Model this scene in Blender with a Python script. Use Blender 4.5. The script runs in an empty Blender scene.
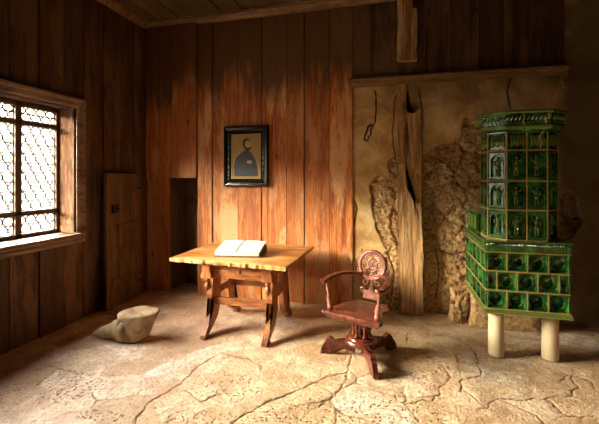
import bpy, bmesh, math, random
import numpy as np
from mathutils import Vector, Matrix, noise as mnoise
random.seed(7)
PI = math.pi
SC = bpy.context.scene
C = SC.collection

# ------------------------------------------------------------------ camera
F = 370.0; YAW = math.radians(14.6); H = 1.6; HOR = 178.0
cam_d = bpy.data.cameras.new('camera'); cam = bpy.data.objects.new('camera', cam_d); C.objects.link(cam)
cam_d.sensor_fit = 'HORIZONTAL'; cam_d.sensor_width = 36.0; cam_d.lens = 36.0 * F / 599.0
cam_d.shift_y = -(212.0 - HOR) / 599.0
cam_d.clip_start = 0.05; cam_d.clip_end = 200
cam.location = (0, 0, H); cam.rotation_euler = (PI / 2, 0, YAW)
SC.camera = cam
ca, sa = math.cos(YAW), math.sin(YAW)
def px_back(px, py, Y=4.58):
    u = (px - 299.5) / F
    d = Y / (ca + u * sa); return d * (-sa + u * ca), H - (py - HOR) / F * d
def px_floor(px, py, z=0.0):
    d = (H - z) * F / (py - HOR); u = (px - 299.5) / F
    return d * (-sa + u * ca), d * (ca + u * sa)

# ------------------------------------------------------------------ world, light, exposure
SC.view_settings.view_transform = 'Standard'; SC.view_settings.look = 'None'
SC.view_settings.gamma = 1.0; SC.view_settings.exposure = 0.0
SC.view_settings.use_curve_mapping = False
try:
    SC.cycles.use_denoising = True
    SC.cycles.max_bounces = 8; SC.cycles.diffuse_bounces = 3
    SC.cycles.transparent_max_bounces = 8
except Exception: pass
w = bpy.data.worlds.new('sky'); SC.world = w; w.use_nodes = True
wn, wl = w.node_tree.nodes, w.node_tree.links
wn.clear()
wo = wn.new('ShaderNodeOutputWorld'); wb = wn.new('ShaderNodeBackground')
tc = wn.new('ShaderNodeTexCoord'); sx = wn.new('ShaderNodeSeparateXYZ'); rp = wn.new('ShaderNodeValToRGB')
wl.new(tc.outputs['Generated'], sx.inputs[0]); wl.new(sx.outputs['Z'], rp.inputs[0])
e = rp.color_ramp.elements
# wooded hillside below, horizon band held dim to keep the panes readable, very bright overcast sky above it
for p_, v_ in ((0.0, .36), (.09, .45), (.148, .70), (.17, 24), (.20, 105), (.33, 110), (.48, 72), (.62, 36), (1.0, 14)):
    n = e[0] if p_ == 0 else (e[-1] if p_ == 1 else e.new(p_))
    n.position = p_; v_ /= 110.0; n.color = (v_ * (.86 if p_ > .55 else 1), v_ * (.88 if p_ > .55 else .93), v_ * (1.0 if p_ > .55 else .82), 1)
wb.inputs['Strength'].default_value = 440.0
wl.new(rp.outputs[0], wb.inputs[0]); wl.new(wb.outputs[0], wo.inputs[0])

WX, WY0, WY1, WZ0, WZ1 = -3.684, 1.50, 3.336, 0.99, 2.375   # window plane and opening
pd = bpy.data.lights.new('window_portal', 'AREA'); pd.shape = 'RECTANGLE'
pd.size = WZ1 - WZ0; pd.size_y = WY1 - WY0
pd.cycles.is_portal = True
po = bpy.data.objects.new('window_portal', pd); C.objects.link(po)
po.location = (WX - 0.06, (WY0 + WY1) / 2, (WZ0 + WZ1) / 2); po.rotation_euler = (0, -PI / 2, 0)

# ------------------------------------------------------------------ helpers
def tag(o, label=None, cat=None, group=None, kind=None):
    if label: o['label'] = label
    if cat: o['category'] = cat
    if group: o['group'] = group
    if kind: o['kind'] = kind
    return o
def thing(name, label, cat, loc=(0, 0, 0), rz=0.0, group=None):
    o = bpy.data.objects.new(name, None); C.objects.link(o)
    o.empty_display_size = 0.1
    o.location = loc; o.rotation_euler = (0, 0, rz)
    return tag(o, label, cat, group)
def obj(name, bm, m, parent=None, bevel=0.0, smooth=False, world=False, origin=None):
    if world and parent is not None:
        p = parent
        off = Vector((0, 0, 0))
        while p is not None:
            off += Vector(p.location); p = p.parent
        bmesh.ops.translate(bm, vec=-off, verts=bm.verts)
    if origin is not None:
        bmesh.ops.translate(bm, vec=-Vector(origin), verts=bm.verts)
    bmesh.ops.recalc_face_normals(bm, faces=bm.faces)
    me = bpy.data.meshes.new(name); bm.to_mesh(me); bm.free()
    if smooth:
        me.polygons.foreach_set('use_smooth', [True] * len(me.polygons))
    for mm in (m if isinstance(m, (list, tuple)) else [m]): me.materials.append(mm)
    o = bpy.data.objects.new(name, me); C.objects.link(o)
    if origin is not None: o.location = origin
    if parent is not None: o.parent = parent
    if bevel > 0:
        b = o.modifiers.new('bevel', 'BEVEL'); b.width = bevel; b.segments = 2
        b.limit_method = 'ANGLE'; b.angle_limit = math.radians(40)
        b.harden_normals = False
    return o
def BM(): return bmesh.new()
def box(bm, x0, x1, y0, y1, z0, z1, mat=None):
    vs = [bm.verts.new(v) for v in ((x0, y0, z0), (x1, y0, z0), (x1, y1, z0), (x0, y1, z0),
                                    (x0, y0, z1), (x1, y0, z1), (x1, y1, z1), (x0, y1, z1))]
    if mat is not None:
        for v in vs: v.co = mat @ v.co
    fs = [bm.faces.new([vs[i] for i in q]) for q in ((0, 3, 2, 1), (4, 5, 6, 7), (0, 1, 5, 4), (1, 2, 6, 5), (2, 3, 7, 6), (3, 0, 4, 7))]
    return vs, fs
def loft(bm, rings, cap=True, closed=True):
    R = [[bm.verts.new(p) for p in r] for r in rings]
    nn = len(R[0])
    for a, b in zip(R[:-1], R[1:]):
        for i in range(nn if closed else nn - 1):
            j = (i + 1) % nn
            bm.faces.new((a[i], a[j], b[j], b[i]))
    if cap:
        bm.faces.new(R[0][::-1]); bm.faces.new(R[-1])
    return R
def lathe(bm, prof, cx=0, cy=0, n=20, cap=True):
    return loft(bm, [[(cx + r * math.cos(2 * PI * i / n), cy + r * math.sin(2 * PI * i / n), z) for i in range(n)] for r, z in prof], cap)
def tube(bm, pts, rad, n=8, cap=True, closed=False):
    pts = [Vector(p) for p in pts]; rings = []
    N = len(pts); up = None
    for i, p in enumerate(pts):
        if closed: t = pts[(i + 1) % N] - pts[i - 1]
        else: t = pts[min(i + 1, N - 1)] - pts[max(i - 1, 0)]
        t.normalize()
        if up is None: up = t.orthogonal().normalized()
        up = (up - t * up.dot(t)).normalized(); s = t.cross(up)
        r = rad[i] if isinstance(rad, (list, tuple)) else rad
        rings.append([p + (up * math.cos(2 * PI * k / n) + s * math.sin(2 * PI * k / n)) * r for k in range(n)])
    if closed:
        R = [[bm.verts.new(q) for q in r] for r in rings]
        for i in range(N):
            a, b = R[i], R[(i + 1) % N]
            for k in range(n): bm.faces.new((a[k], a[(k + 1) % n], b[(k + 1) % n], b[k]))
    else: loft(bm, rings, cap)
def prism(bm, poly, plane, t0, t1, mat=None):
    """poly in 2D extruded between t0 and t1; plane 'xz' (thickness y), 'yz' (thickness x), 'xy' (thickness z)"""
    def P(a, b, t):
        v = {'xz': (a, t, b), 'yz': (t, a, b), 'xy': (a, b, t)}[plane]
        return mat @ Vector(v) if mat is not None else v
    A = [bm.verts.new(P(a, b, t0)) for a, b in poly]; B = [bm.verts.new(P(a, b, t1)) for a, b in poly]
    k = len(poly)
    fa = bm.faces.new(A); fb = bm.faces.new(B[::-1])
    for i in range(k): bm.faces.new((A[i], B[i], B[(i + 1) % k], A[(i + 1) % k]))
    bmesh.ops.triangulate(bm, faces=[fa, fb])
def ellipsoid(bm, c, r, n=10, m=6):
    rings = []
    for j in range(1, m):
        a = PI * j / m
        rings.append([(c[0] + r[0] * math.sin(a) * math.cos(2 * PI * i / n), c[1] + r[1] * math.sin(a) * math.sin(2 * PI * i / n), c[2] + r[2] * math.cos(a)) for i in range(n)])
    loft(bm, rings)

# numpy value noise
def _h(ix, iy, s):
    v = (ix.astype(np.int64) * 374761393 + iy.astype(np.int64) * 668265263 + s * 974634777) & 0xffffffff
    v = ((v ^ (v >> 13)) * 1274126177) & 0xffffffff
    return ((v ^ (v >> 16)) & 0xffffff) / float(0xffffff)
def vn(x, y, s=0):
    ix, iy = np.floor(x), np.floor(y); fx, fy = x - ix, y - iy
    fx = fx * fx * (3 - 2 * fx); fy = fy * fy * (3 - 2 * fy)
    a = _h(ix, iy, s); b = _h(ix + 1, iy, s); c = _h(ix, iy + 1, s); d = _h(ix + 1, iy + 1, s)
    return (a * (1 - fx) + b * fx) * (1 - fy) + (c * (1 - fx) + d * fx) * fy
def fbm(x, y, s=0, o=4):
    t = np.zeros_like(x); a = 0.5; n_ = 0
    for k in range(o):
        t += a * vn(x * 2 ** k, y * 2 ** k, s + k * 17); n_ += a; a *= .5
    return t / n_
def inpoly(px, py, poly):
    ins = np.zeros(px.shape, bool); k = len(poly)
    for i in range(k):
        x0, y0 = poly[i]; x1, y1 = poly[(i + 1) % k]
        if y0 == y1: continue
        c = ((y0 > py) != (y1 > py)) & (px < (x1 - x0) * (py - y0) / (y1 - y0) + x0)
        ins ^= c
    return ins
def segdist(x, y, poly):
    d = np.full(x.shape, 9e9)
    for (x0, y0), (x1, y1) in zip(poly[:-1], poly[1:]):
        dx, dy = x1 - x0, y1 - y0; L = dx * dx + dy * dy + 1e-12
        t = np.clip(((x - x0) * dx + (y - y0) * dy) / L, 0, 1)
        d = np.minimum(d, np.hypot(x - x0 - t * dx, y - y0 - t * dy))
    return d
def voronoi(x, y, seeds):
    f1 = np.full(x.shape, 9e9); f2 = f1.copy(); idx = np.zeros(x.shape, int)
    for i, (sx_, sy_) in enumerate(seeds):
        d = np.hypot(x - sx_, y - sy_)
        m = d < f1
        f2 = np.where(m, f1, np.minimum(f2, d)); idx = np.where(m, i, idx); f1 = np.where(m, d, f1)
    return f1, f2, idx
def grid_mesh(name, P, attrs, m, smooth=True):
    """P: (ny,nx,3) array"""
    ny, nx = P.shape[:2]
    me = bpy.data.meshes.new(name)
    i = np.arange(ny * nx).reshape(ny, nx)
    q = np.stack([i[:-1, :-1], i[:-1, 1:], i[1:, 1:], i[1:, :-1]], -1).reshape(-1, 4)
    me.vertices.add(ny * nx); me.vertices.foreach_set('co', P.reshape(-1).astype(np.float32))
    me.loops.add(q.size); me.loops.foreach_set('vertex_index', q.reshape(-1).astype(np.int32))
    me.polygons.add(len(q)); me.polygons.foreach_set('loop_start', np.arange(0, q.size, 4, dtype=np.int32))
    me.update(calc_edges=True)
    me.polygons.foreach_set('use_smooth', [smooth] * len(q))
    for k, v in attrs.items():
        a = me.attributes.new(k, 'FLOAT', 'POINT'); a.data.foreach_set('value', v.reshape(-1).astype(np.float32))
    me.materials.append(m)
    o = bpy.data.objects.new(name, me); C.objects.link(o); return o

# ------------------------------------------------------------------ materials
class NT:
    def __init__(s, name):
        s.m = bpy.data.materials.new(name); s.m.use_nodes = True
        s.n = s.m.node_tree.nodes; s.l = s.m.node_tree.links
        s.b = s.n['Principled BSDF']
    def node(s, t, **kw):
        x = s.n.new(t)
        for k, v in kw.items():
            if k.startswith('i_'): x.inputs[k[2:].replace('_', ' ')].default_value = v
            else: setattr(x, k, v)
        return x
    def link(s, a, b): s.l.new(a, b)
    def coords(s, scale=(1, 1, 1), rand=None, kind='Object'):
        t = s.node('ShaderNodeTexCoord'); mp = s.node('ShaderNodeMapping'); mp.inputs['Scale'].default_value = scale
        src = t.outputs[kind]
        if rand is not None:
            ad = s.node('ShaderNodeVectorMath', operation='ADD'); s.link(src, ad.inputs[0]); s.link(rand, ad.inputs[1]); src = ad.outputs[0]
        s.link(src, mp.inputs['Vector']); return mp.outputs[0]
    def noise(s, vec, scale=1.0, detail=4, rough=.6, dist=0.0):
        x = s.node('ShaderNodeTexNoise'); x.inputs['Scale'].default_value = scale; x.inputs['Detail'].default_value = detail
        x.inputs['Roughness'].default_value = rough; x.inputs['Distortion'].default_value = dist
        s.link(vec, x.inputs['Vector']); return x.outputs['Fac']
    def vor(s, vec, scale=1.0, feature='F1', rnd=1.0):
        x = s.node('ShaderNodeTexVoronoi'); x.feature = feature; x.inputs['Scale'].default_value = scale
        x.inputs['Randomness'].default_value = rnd
        s.link(vec, x.inputs['Vector']); return x.outputs['Distance']
    def ramp(s, fac, stops, interp='LINEAR'):
        r = s.node('ShaderNodeValToRGB'); el = r.color_ramp.elements; r.color_ramp.interpolation = interp
        def c4(c): return (c, c, c, 1) if isinstance(c, (int, float)) else (*c, 1)
        el[0].position, el[0].color = stops[0][0], c4(stops[0][1]); el[1].position, el[1].color = stops[-1][0], c4(stops[-1][1])
        for p, c in stops[1:-1]:
            q = el.new(p); q.color = c4(c)
        s.link(fac, r.inputs[0]); return r.outputs[0]
    def mix(s, fac, a, b, bt='MIX'):
        x = s.node('ShaderNodeMix', data_type='RGBA', blend_type=bt)
        for sock, v in ((x.inputs[0], fac), (x.inputs[6], a), (x.inputs[7], b)):
            if hasattr(v, 'is_linked') or hasattr(v, 'links'): s.link(v, sock)
            elif isinstance(v, (int, float)): sock.default_value = v if sock == x.inputs[0] else (v, v, v, 1)
            else: sock.default_value = (*v, 1)
        return x.outputs[2]
    def math(s, op, a, b=0.0):
        x = s.node('ShaderNodeMath', operation=op)
        for sock, v in ((x.inputs[0], a), (x.inputs[1], b)):
            if isinstance(v, (int, float)): sock.default_value = v
            else: s.link(v, sock)
        return x.outputs[0]
    def attr(s, name):
        x = s.node('ShaderNodeAttribute'); x.attribute_name = name; return x
    def bump(s, h, strength=.5, dist=.01):
        x = s.node('ShaderNodeBump'); x.inputs['Strength'].default_value = strength; x.inputs['Distance'].default_value = dist
        s.link(h, x.inputs['Height']); s.link(x.outputs[0], s.b.inputs['Normal']); return x
    def base(s, c): s.link(c, s.b.inputs['Base Color'])
    def rough(s, v):
        if isinstance(v, (int, float)): s.b.inputs['Roughness'].default_value = v
        else: s.link(v, s.b.inputs['Roughness'])

def wood(name, dark, mid, light, scale=(14, 14, 1.0), rough=.6, pale=None, plank=False, stain=False, bumpd=.006, split=.6):
    t = NT(name)
    rnd = t.attr('pr').outputs['Vector'] if plank else None
    if plank:
        sc_ = t.node('ShaderNodeVectorMath', operation='SCALE'); sc_.inputs['Scale'].default_value = 9.0
        t.link(rnd, sc_.inputs[0]); off = sc_.outputs[0]
    else:
        oi = t.node('ShaderNodeObjectInfo'); off = t.math('MULTIPLY', oi.outputs['Random'], 11.0)
    g = t.noise(t.coords(scale, off), 1.0, 7, .68, .6)
    fine = t.noise(t.coords(tuple(a * 5 for a in scale), off), 1.0, 3, .6)
    col = t.ramp(g, [(.38, dark), (.50, mid), (.63, light)])
    col = t.mix(t.ramp(fine, [(.38, .75), (.54, 0.0)]), col, dark)
    patch = t.noise(t.coords(tuple(a * .16 + .5 for a in scale), off), 1.0, 6, .68, .3)
    if pale: col = t.mix(t.ramp(patch, [(.50, 0.0), (.58, .8)]), col, pale)
    if plank:
        sp = t.node('ShaderNodeSeparateXYZ'); t.link(rnd, sp.inputs[0])
        col = t.mix(t.ramp(sp.outputs[0], [(0.0, .60), (1.0, 0.0)]), col, tuple(a * .45 for a in mid))
        # knots
        kv = t.vor(t.coords((4.2, 4.2, 1.6), off), 1.0)
        col = t.mix(t.ramp(kv, [(.055, .85), (.10, 0.0)]), col, tuple(a * .35 for a in dark))
        kv2 = t.vor(t.coords((16, 16, 7), off), 1.0)
        col = t.mix(t.ramp(kv2, [(.06, .8), (.12, 0.0)]), col, tuple(a * .3 for a in dark))
    if stain:
        tcn = t.node('ShaderNodeTexCoord'); s3 = t.node('ShaderNodeSeparateXYZ'); t.link(tcn.outputs['Object'], s3.inputs[0])
        drip = t.noise(t.coords((5.0, 5.0, .8), off), 1.0, 6, .7)
        zz = t.math('ADD', s3.outputs['Z'], t.math('MULTIPLY', drip, -1.9))
        col = t.mix(t.ramp(t.math('MULTIPLY', t.math('SUBTRACT', zz, stain), 1.0), [(.0, 0.0), (.40, .90)]), col, (.085, .036, .010))
    ck = t.noise(t.coords(tuple(a * 2.2 for a in scale), off), 1.0, 3, .5, .8)
    line = t.ramp(ck, [(.485, 0.0), (.499, 1.0), (.501, 1.0), (.515, 0.0)])
    lm = t.noise(t.coords(tuple(a * .5 for a in scale), off), 1.0, 2, .5)
    line = t.math('MULTIPLY', line, t.ramp(lm, [(.48, 0.0), (.60, 1.0)]))
    col = t.mix(t.math('MULTIPLY', line, split), col, tuple(a * .3 for a in dark))
    g = t.math('SUBTRACT', g, t.math('MULTIPLY', line, split * .8))
    t.base(col); t.rough(rough)
    t.bump(t.math('ADD', t.math('MULTIPLY', g, .6), t.math('MULTIPLY', fine, .5)), .55, bumpd)
    return t.m

M = {}
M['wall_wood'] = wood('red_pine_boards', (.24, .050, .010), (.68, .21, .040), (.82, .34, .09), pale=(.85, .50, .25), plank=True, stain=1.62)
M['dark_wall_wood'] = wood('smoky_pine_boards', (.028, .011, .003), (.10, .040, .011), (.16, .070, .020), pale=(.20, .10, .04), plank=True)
M['ceiling_wood'] = wood('grey_brown_boards', (.06, .035, .012), (.16, .095, .033), (.26, .16, .06), scale=(10, 1.0, 10), plank=True)
M['frame_wood'] = wood('window_casing_wood', (.07, .035, .02), (.18, .095, .055), (.28, .17, .11), scale=(8, 1.6, 8), pale=(.32, .22, .16), rough=.5)
M['lining_wood'] = wood('window_lining_wood', (.04, .02, .012), (.10, .05, .028), (.17, .095, .055), scale=(8, 8, 1.6), rough=.95)
M['lining_wood'].node_tree.nodes['Principled BSDF'].inputs['Specular IOR Level'].default_value = .05
M['door_wood'] = wood('grey_door_boards', (.06, .028, .010), (.17, .085, .030), (.25, .14, .055), pale=(.28, .16, .07), plank=True)
M['beam_wood'] = wood('old_beam_wood', (.12, .06, .02), (.26, .14, .05), (.36, .22, .09), scale=(1.5, 14, 14))
M['post_wood'] = wood('cracked_post_wood', (.20, .09, .030), (.50, .27, .10), (.70, .42, .18), scale=(10, 10, .7), pale=(.66, .46, .24), bumpd=.04, split=1.0)
M['table_wood'] = wood('honey_table_wood', (.16, .05, .010), (.40, .15, .033), (.50, .22, .055), scale=(1.6, 16, 16), rough=.36, pale=(.58, .32, .12))
M['table_leg_wood'] = wood('red_brown_table_wood', (.16, .045, .012), (.38, .13, .035), (.50, .20, .06), scale=(9, 9, 1.5), rough=.4)
M['table_rail_wood'] = wood('table_rail_wood', (.16, .045, .012), (.38, .13, .035), (.50, .20, .06), scale=(1.5, 10, 10), rough=.4)
M['chair_wood'] = wood('polished_walnut', (.045, .010, .006), (.13, .028, .014), (.21, .050, .024), scale=(6, 14, 6), rough=.25)
M['carved_wood'] = wood('carved_walnut', (.15, .050, .034), (.30, .115, .075), (.44, .20, .14), scale=(10, 10, 10), rough=.28)
M['black_wood'] = wood('black_frame', (.006, .004, .003), (.012, .009, .006), (.02, .014, .010), rough=.18)

def simple(name, c, rough=.5, metal=0.0, var=.25, sc=8, bump=0.0):
    t = NT(name); g = t.noise(t.coords((1, 1, 1)), sc, 5, .6)
    t.base(t.ramp(g, [(.3, tuple(a * (1 - var) for a in c)), (.7, tuple(min(1, a * (1 + var)) for a in c))]))
    t.rough(rough); t.b.inputs['Metallic'].default_value = metal
    if bump: t.bump(g, .6, bump)
    return t.m
M['iron'] = simple('wrought_iron', (.035, .026, .020), .5, .6)
M['clay'] = simple('clay_joint', (.55, .34, .10), .7, sc=30)
M['pillar'] = simple('pale_sandstone', (.62, .50, .32), .75, var=.12, sc=5, bump=.004)
M['page'] = None
M['cover'] = simple('dark_leather', (.16, .07, .03), .5)
M['gilt'] = simple('gilt_slip', (.50, .30, .08), .35, .5)

def glaze(name, a, b, c):
    t = NT(name)
    g = t.noise(t.coords((1, 1, 1)), 9.0, 6, .65, .4)
    f = t.noise(t.coords((1, 1, 1)), 60.0, 3, .6)
    col = t.ramp(g, [(.38, a), (.51, b), (.66, c)])
    geo = t.node('ShaderNodeNewGeometry')
    col = t.mix(t.ramp(geo.outputs['Pointiness'], [(.54, 0.0), (.66, .6)]), col, (.26, .34, .07))
    t.base(col); t.rough(t.ramp(f, [(.3, .10), (.7, .30)]))
    t.b.inputs['Coat Weight'].default_value = .6; t.b.inputs['Coat Roughness'].default_value = .06
    t.bump(t.math('ADD', g, t.math('MULTIPLY', f, .4)), .35, .006)
    return t.m
M['glaze'] = glaze('green_glaze', (.002, .026, .005), (.008, .095, .015), (.055, .24, .04))

# glass
t = NT('bullseye_glass'); t.n.remove(t.b)
out = t.n['Material Output']
tr = t.node('ShaderNodeBsdfTransparent'); tr.inputs[0].default_value = (.95, .93, .86, 1)
tl = t.node('ShaderNodeBsdfTranslucent'); tl.inputs[0].default_value = (.95, .90, .78, 1)
gl = t.node('ShaderNodeBsdfGlossy'); gl.inputs['Roughness'].default_value = .15
m1 = t.node('ShaderNodeMixShader'); m1.inputs[0].default_value = .03; t.link(tr.outputs[0], m1.inputs[1]); t.link(tl.outputs[0], m1.inputs[2])
m2 = t.node('ShaderNodeMixShader'); m2.inputs[0].default_value = .05; t.link(m1.outputs[0], m2.inputs[1]); t.link(gl.outputs[0], m2.inputs[2])
t.link(m2.outputs[0], out.inputs[0]); M['glass'] = t.m

# page with faint lines of print
t = NT('book_page'); v = t.coords((1, 1, 1)); s3 = t.node('ShaderNodeSeparateXYZ'); t.link(v, s3.inputs[0])
ln = t.math('SINE', t.math('MULTIPLY', s3.outputs['Y'], 620.0)); wd = t.noise(t.coords((90, 60, 1)), 1.0, 2, .5)
fac = t.math('MULTIPLY', t.ramp(ln, [(.45, 0.0), (.9, .22)]), t.ramp(wd, [(.40, 0.0), (.5, 1.0)]))
t.base(t.mix(fac, (.86, .80, .68), (.35, .28, .22))); t.rough(.8); M['page'] = t.m

# floor stone
t = NT('worn_flagstone')
cr = t.attr('crack').outputs['Fac']; tn = t.attr('tone').outputs['Fac']; pt = t.attr('pit').outputs['Fac']
g = t.noise(t.coords((1, 1, 1)), 5.0, 8, .65, .3); g2 = t.noise(t.coords((1, 1, 1)), 38.0, 4, .6)
col = t.ramp(tn, [(0.0, (.54, .35, .20)), (.35, (.70, .50, .32)), (.65, (.80, .63, .45)), (1.0, (.90, .82, .72))])
col = t.mix(t.ramp(g, [(.40, .75), (.56, 0.0)]), col, (.47, .29, .16))
col = t.mix(t.ramp(g2, [(.38, .60), (.50, 0.0)]), col, (.36, .22, .12))
pv = t.vor(t.coords((1, 1, 1)), 34.0); pv2 = t.vor(t.coords((1, 1, 1)), 62.0)
hole = t.math('MAXIMUM', t.ramp(pv, [(.22, 1.0), (.36, 0.0)]), t.ramp(pv2, [(.18, 1.0), (.30, 0.0)]))
gm = t.noise(t.coords((1, 1, 1)), 16.0, 3, .6)
hole = t.math('MULTIPLY', hole, t.ramp(gm, [(.38, 0.0), (.50, 1.0)]))
hole = t.math('MULTIPLY', hole, pt)
col = t.mix(t.math('MULTIPLY', hole, .9), col, (.22, .11, .05))
wob = t.noise(t.coords((1, 1, 1)), 55.0, 4, .65)
cr = t.math('ADD', cr, t.math('MULTIPLY', t.math('SUBTRACT', wob, .5), .016))
halo = t.ramp(cr, [(.004, .45), (.018, 0.0)])
cr = t.ramp(cr, [(.0015, 1.0), (.0060, 0.0)])
col = t.mix(halo, col, (.42, .26, .13))
col = t.mix(t.math('MULTIPLY', cr, .85), col, (.10, .055, .025))
t.base(col); t.rough(t.ramp(g2, [(.3, .5), (.7, .72)]))
hh = t.math('ADD', t.math('MULTIPLY', g, .8), t.math('MULTIPLY', g2, .25))
hh = t.math('SUBTRACT', hh, t.math('ADD', t.math('MULTIPLY', hole, .8), t.math('MULTIPLY', cr, .7)))
t.bump(hh, .9, .018); M['floor'] = t.m

# plaster / masonry
t = NT('old_plaster')
st = t.attr('stone').outputs['Fac']; tn = t.attr('tone').outputs['Fac']; cr = t.attr('crack').outputs['Fac']
g = t.noise(t.coords((1, 1, 1)), 3.0, 8, .65, .5); g2 = t.noise(t.coords((1, 1, 1)), 30.0, 5, .7); g3 = t.noise(t.coords((1, 1, 1)), 90.0, 3, .6)
pl = t.ramp(g, [(.38, (.38, .21, .07)), (.50, (.60, .38, .15)), (.63, (.76, .55, .29))])
so = t.ramp(tn, [(0.0, (.48, .27, .11)), (.5, (.58, .36, .16)), (1.0, (.68, .47, .24))])
so = t.mix(t.ramp(g2, [(.40, .85), (.54, 0.0)]), so, (.22, .11, .04))
col = t.mix(st, pl, so); col = t.mix(t.attr('shade_tone').outputs['Fac'], col, (.09, .060, .025)); col = t.mix(t.math('MULTIPLY', cr, .9), col, (.07, .035, .015))  # dark mask paints the shade beside the stove into the plaster
t.base(col); t.rough(.85)
t.bump(t.math('ADD', t.math('MULTIPLY', g2, t.math('ADD', t.math('MULTIPLY', st, 1.8), .35)), t.math('MULTIPLY', g3, .25)), .7, .014)
M['plaster'] = t.m
M['bone'] = simple('weathered_bone', (.30, .20, .10), .85, var=.42, sc=14, bump=.012)

# ================================================================== STRUCTURE
XL, YB, XR, YF, ZC = -3.45, 4.58, 2.35, -1.6, 3.83
def st(o): o['kind'] = 'structure'; return o

# ---- floor
xs = np.concatenate([np.linspace(XL - .38, XR + .28, 700)])
ys = np.concatenate([np.linspace(YF - .12, 1.5, 60), np.linspace(1.51, 5.16, 440)])
X, Y = np.meshgrid(xs, ys)
rs = np.random.RandomState(5)
seeds = []
for iy, yy in enumerate(np.arange(-1.8, 5.4, .30)):
    for xx in np.arange(-4.0, 2.8, .50):
        seeds.append((xx + rs.uniform(-.2, .2) + (iy % 2) * .25, yy + rs.uniform(-.11, .11)))
wx = X + .10 * (fbm(X * 3, Y * 3, 3) - .5) + .03 * (fbm(X * 14, Y * 14, 31) - .5); wy = Y + .10 * (fbm(X * 3, Y * 3, 9) - .5) + .03 * (fbm(X * 14, Y * 14, 37) - .5)
f1, f2, idx = voronoi(wx, wy * 1.05, [(a, b * 1.05) for a, b in seeds])
cell = rs.uniform(0, 1, len(seeds))[idx]; tilt = rs.uniform(-1, 1, (len(seeds), 2))[idx]
edge = f2 - f1
wmask = np.clip((fbm(X * 2.2, Y * 2.2, 77) - .40) * 5, 0, 1)            # many joints are worn flush
wmask = np.maximum(wmask, np.clip((X - .2) * 1.2, 0, .85)); cd = edge * .5 + .016 * (1 - wmask) + .009 * vn(X * 3.1, Y * 3.1, 5) + .001
jit = .05 * (fbm(X * 6, Y * 6, 41) - .5) + .014 * (fbm(X * 28, Y * 28, 45) - .5); jit2 = .05 * (fbm(X * 6, Y * 6, 43) - .5) + .014 * (fbm(X * 28, Y * 28, 47) - .5)
cracks_px = [[(128, 424), (150, 403), (178, 385), (200, 365), (222, 352)], [(262, 404), (290, 392), (330, 377), (348, 371)],
             [(348, 371), (346, 384), (332, 396), (318, 405)], [(232, 424), (262, 404), (272, 398)],
             [(448, 369), (450, 377), (440, 392), (429, 399)], [(478, 364), (479, 372), (462, 384), (462, 393)], [(462, 390), (485, 404), (480, 409)],
             [(545, 398), (568, 414), (599, 416)], [(565, 372), (573, 376), (564, 383)], [(574, 396), (582, 387), (575, 376), (592, 380), (599, 392)],
             [(429, 399), (405, 402), (400, 390)], [(452, 337), (470, 345), (478, 352), (480, 364)], [(415, 330), (452, 337)], [(500, 398), (545, 398), (574, 396)],
             [(222, 352), (260, 362), (262, 370)], [(185, 392), (200, 400), (215, 395)], [(30, 372), (50, 366), (78, 372)], [(340, 340), (352, 356), (348, 371)],
             [(400, 345), (425, 352), (448, 369)], [(482, 409), (500, 398), (520, 405), (534, 414), (545, 424)]]
for cpx in cracks_px:
    pw = [px_floor(a, b) for a, b in cpx]
    d = segdist(X + jit * 2, Y + jit2 * 2, pw)
    cd = np.minimum(cd, d + .003 * vn(X * 7, Y * 7, 3))
crack = np.clip(1 - cd / .012, 0, 1) * .8
und = .022 * (fbm(X * 1.7, Y * 1.7, 12) - .5) + .008 * (fbm(X * 12, Y * 12, 15) - .5)
pit = np.zeros_like(X)
for cx_, cy_, rx_, ry_ in ((60, 385, 55, 20), (10, 395, 30, 28), (190, 418, 60, 14), (235, 388, 26, 14), (330, 415, 60, 14), (395, 412, 55, 14), (430, 370, 24, 16), (270, 415, 30, 10), (530, 350, 45, 8), (120, 420, 50, 8)):
    a, b = px_floor(cx_, cy_); a2, _ = px_floor(cx_ + rx_, cy_); _, b2 = px_floor(cx_, cy_ - ry_)
    q = ((X - a) / (a2 - a)) ** 2 + ((Y - b) / (b2 - b)) ** 2 + 1.6 * (fbm(X * 5, Y * 5, 55) - .5)
    pit = np.maximum(pit, np.clip((1.15 - q) * 2.5, 0, 1))
pit = np.maximum(pit, .25)
Z = und + .005 * (tilt[..., 0] * np.clip(edge * 4, 0, 1)) - .011 * crack - .004 * pit * fbm(X * 30, Y * 30, 60) - .004
tone = np.clip(.05 + .75 * cell + .6 * (fbm(X * 1.3, Y * 1.3, 90) - .45), 0, 1)
st(grid_mesh('floor', np.stack([X, Y, Z], -1), {'crack': np.minimum(cd, .05), 'tone': tone, 'pit': pit}, M['floor']))

# ---- planks helper: many boards of a wall stay in that wall's one mesh
def plank(bm, lay, a0, a1, z0, z1, depth0, depth1, axis='x', seed=None):
    r = (random.random(), random.random(), random.random(), 1)
    if axis == 'x': vs, fs = box(bm, a0, a1, depth0, depth1, z0, z1)
    else: vs, fs = box(bm, depth0, depth1, a0, a1, z0, z1)
    for f in fs:
        for lp in f.loops: lp[lay] = r
def pl_bm():
    bm = BM(); lay = bm.loops.layers.float_color.new('pr'); return bm, lay

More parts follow.
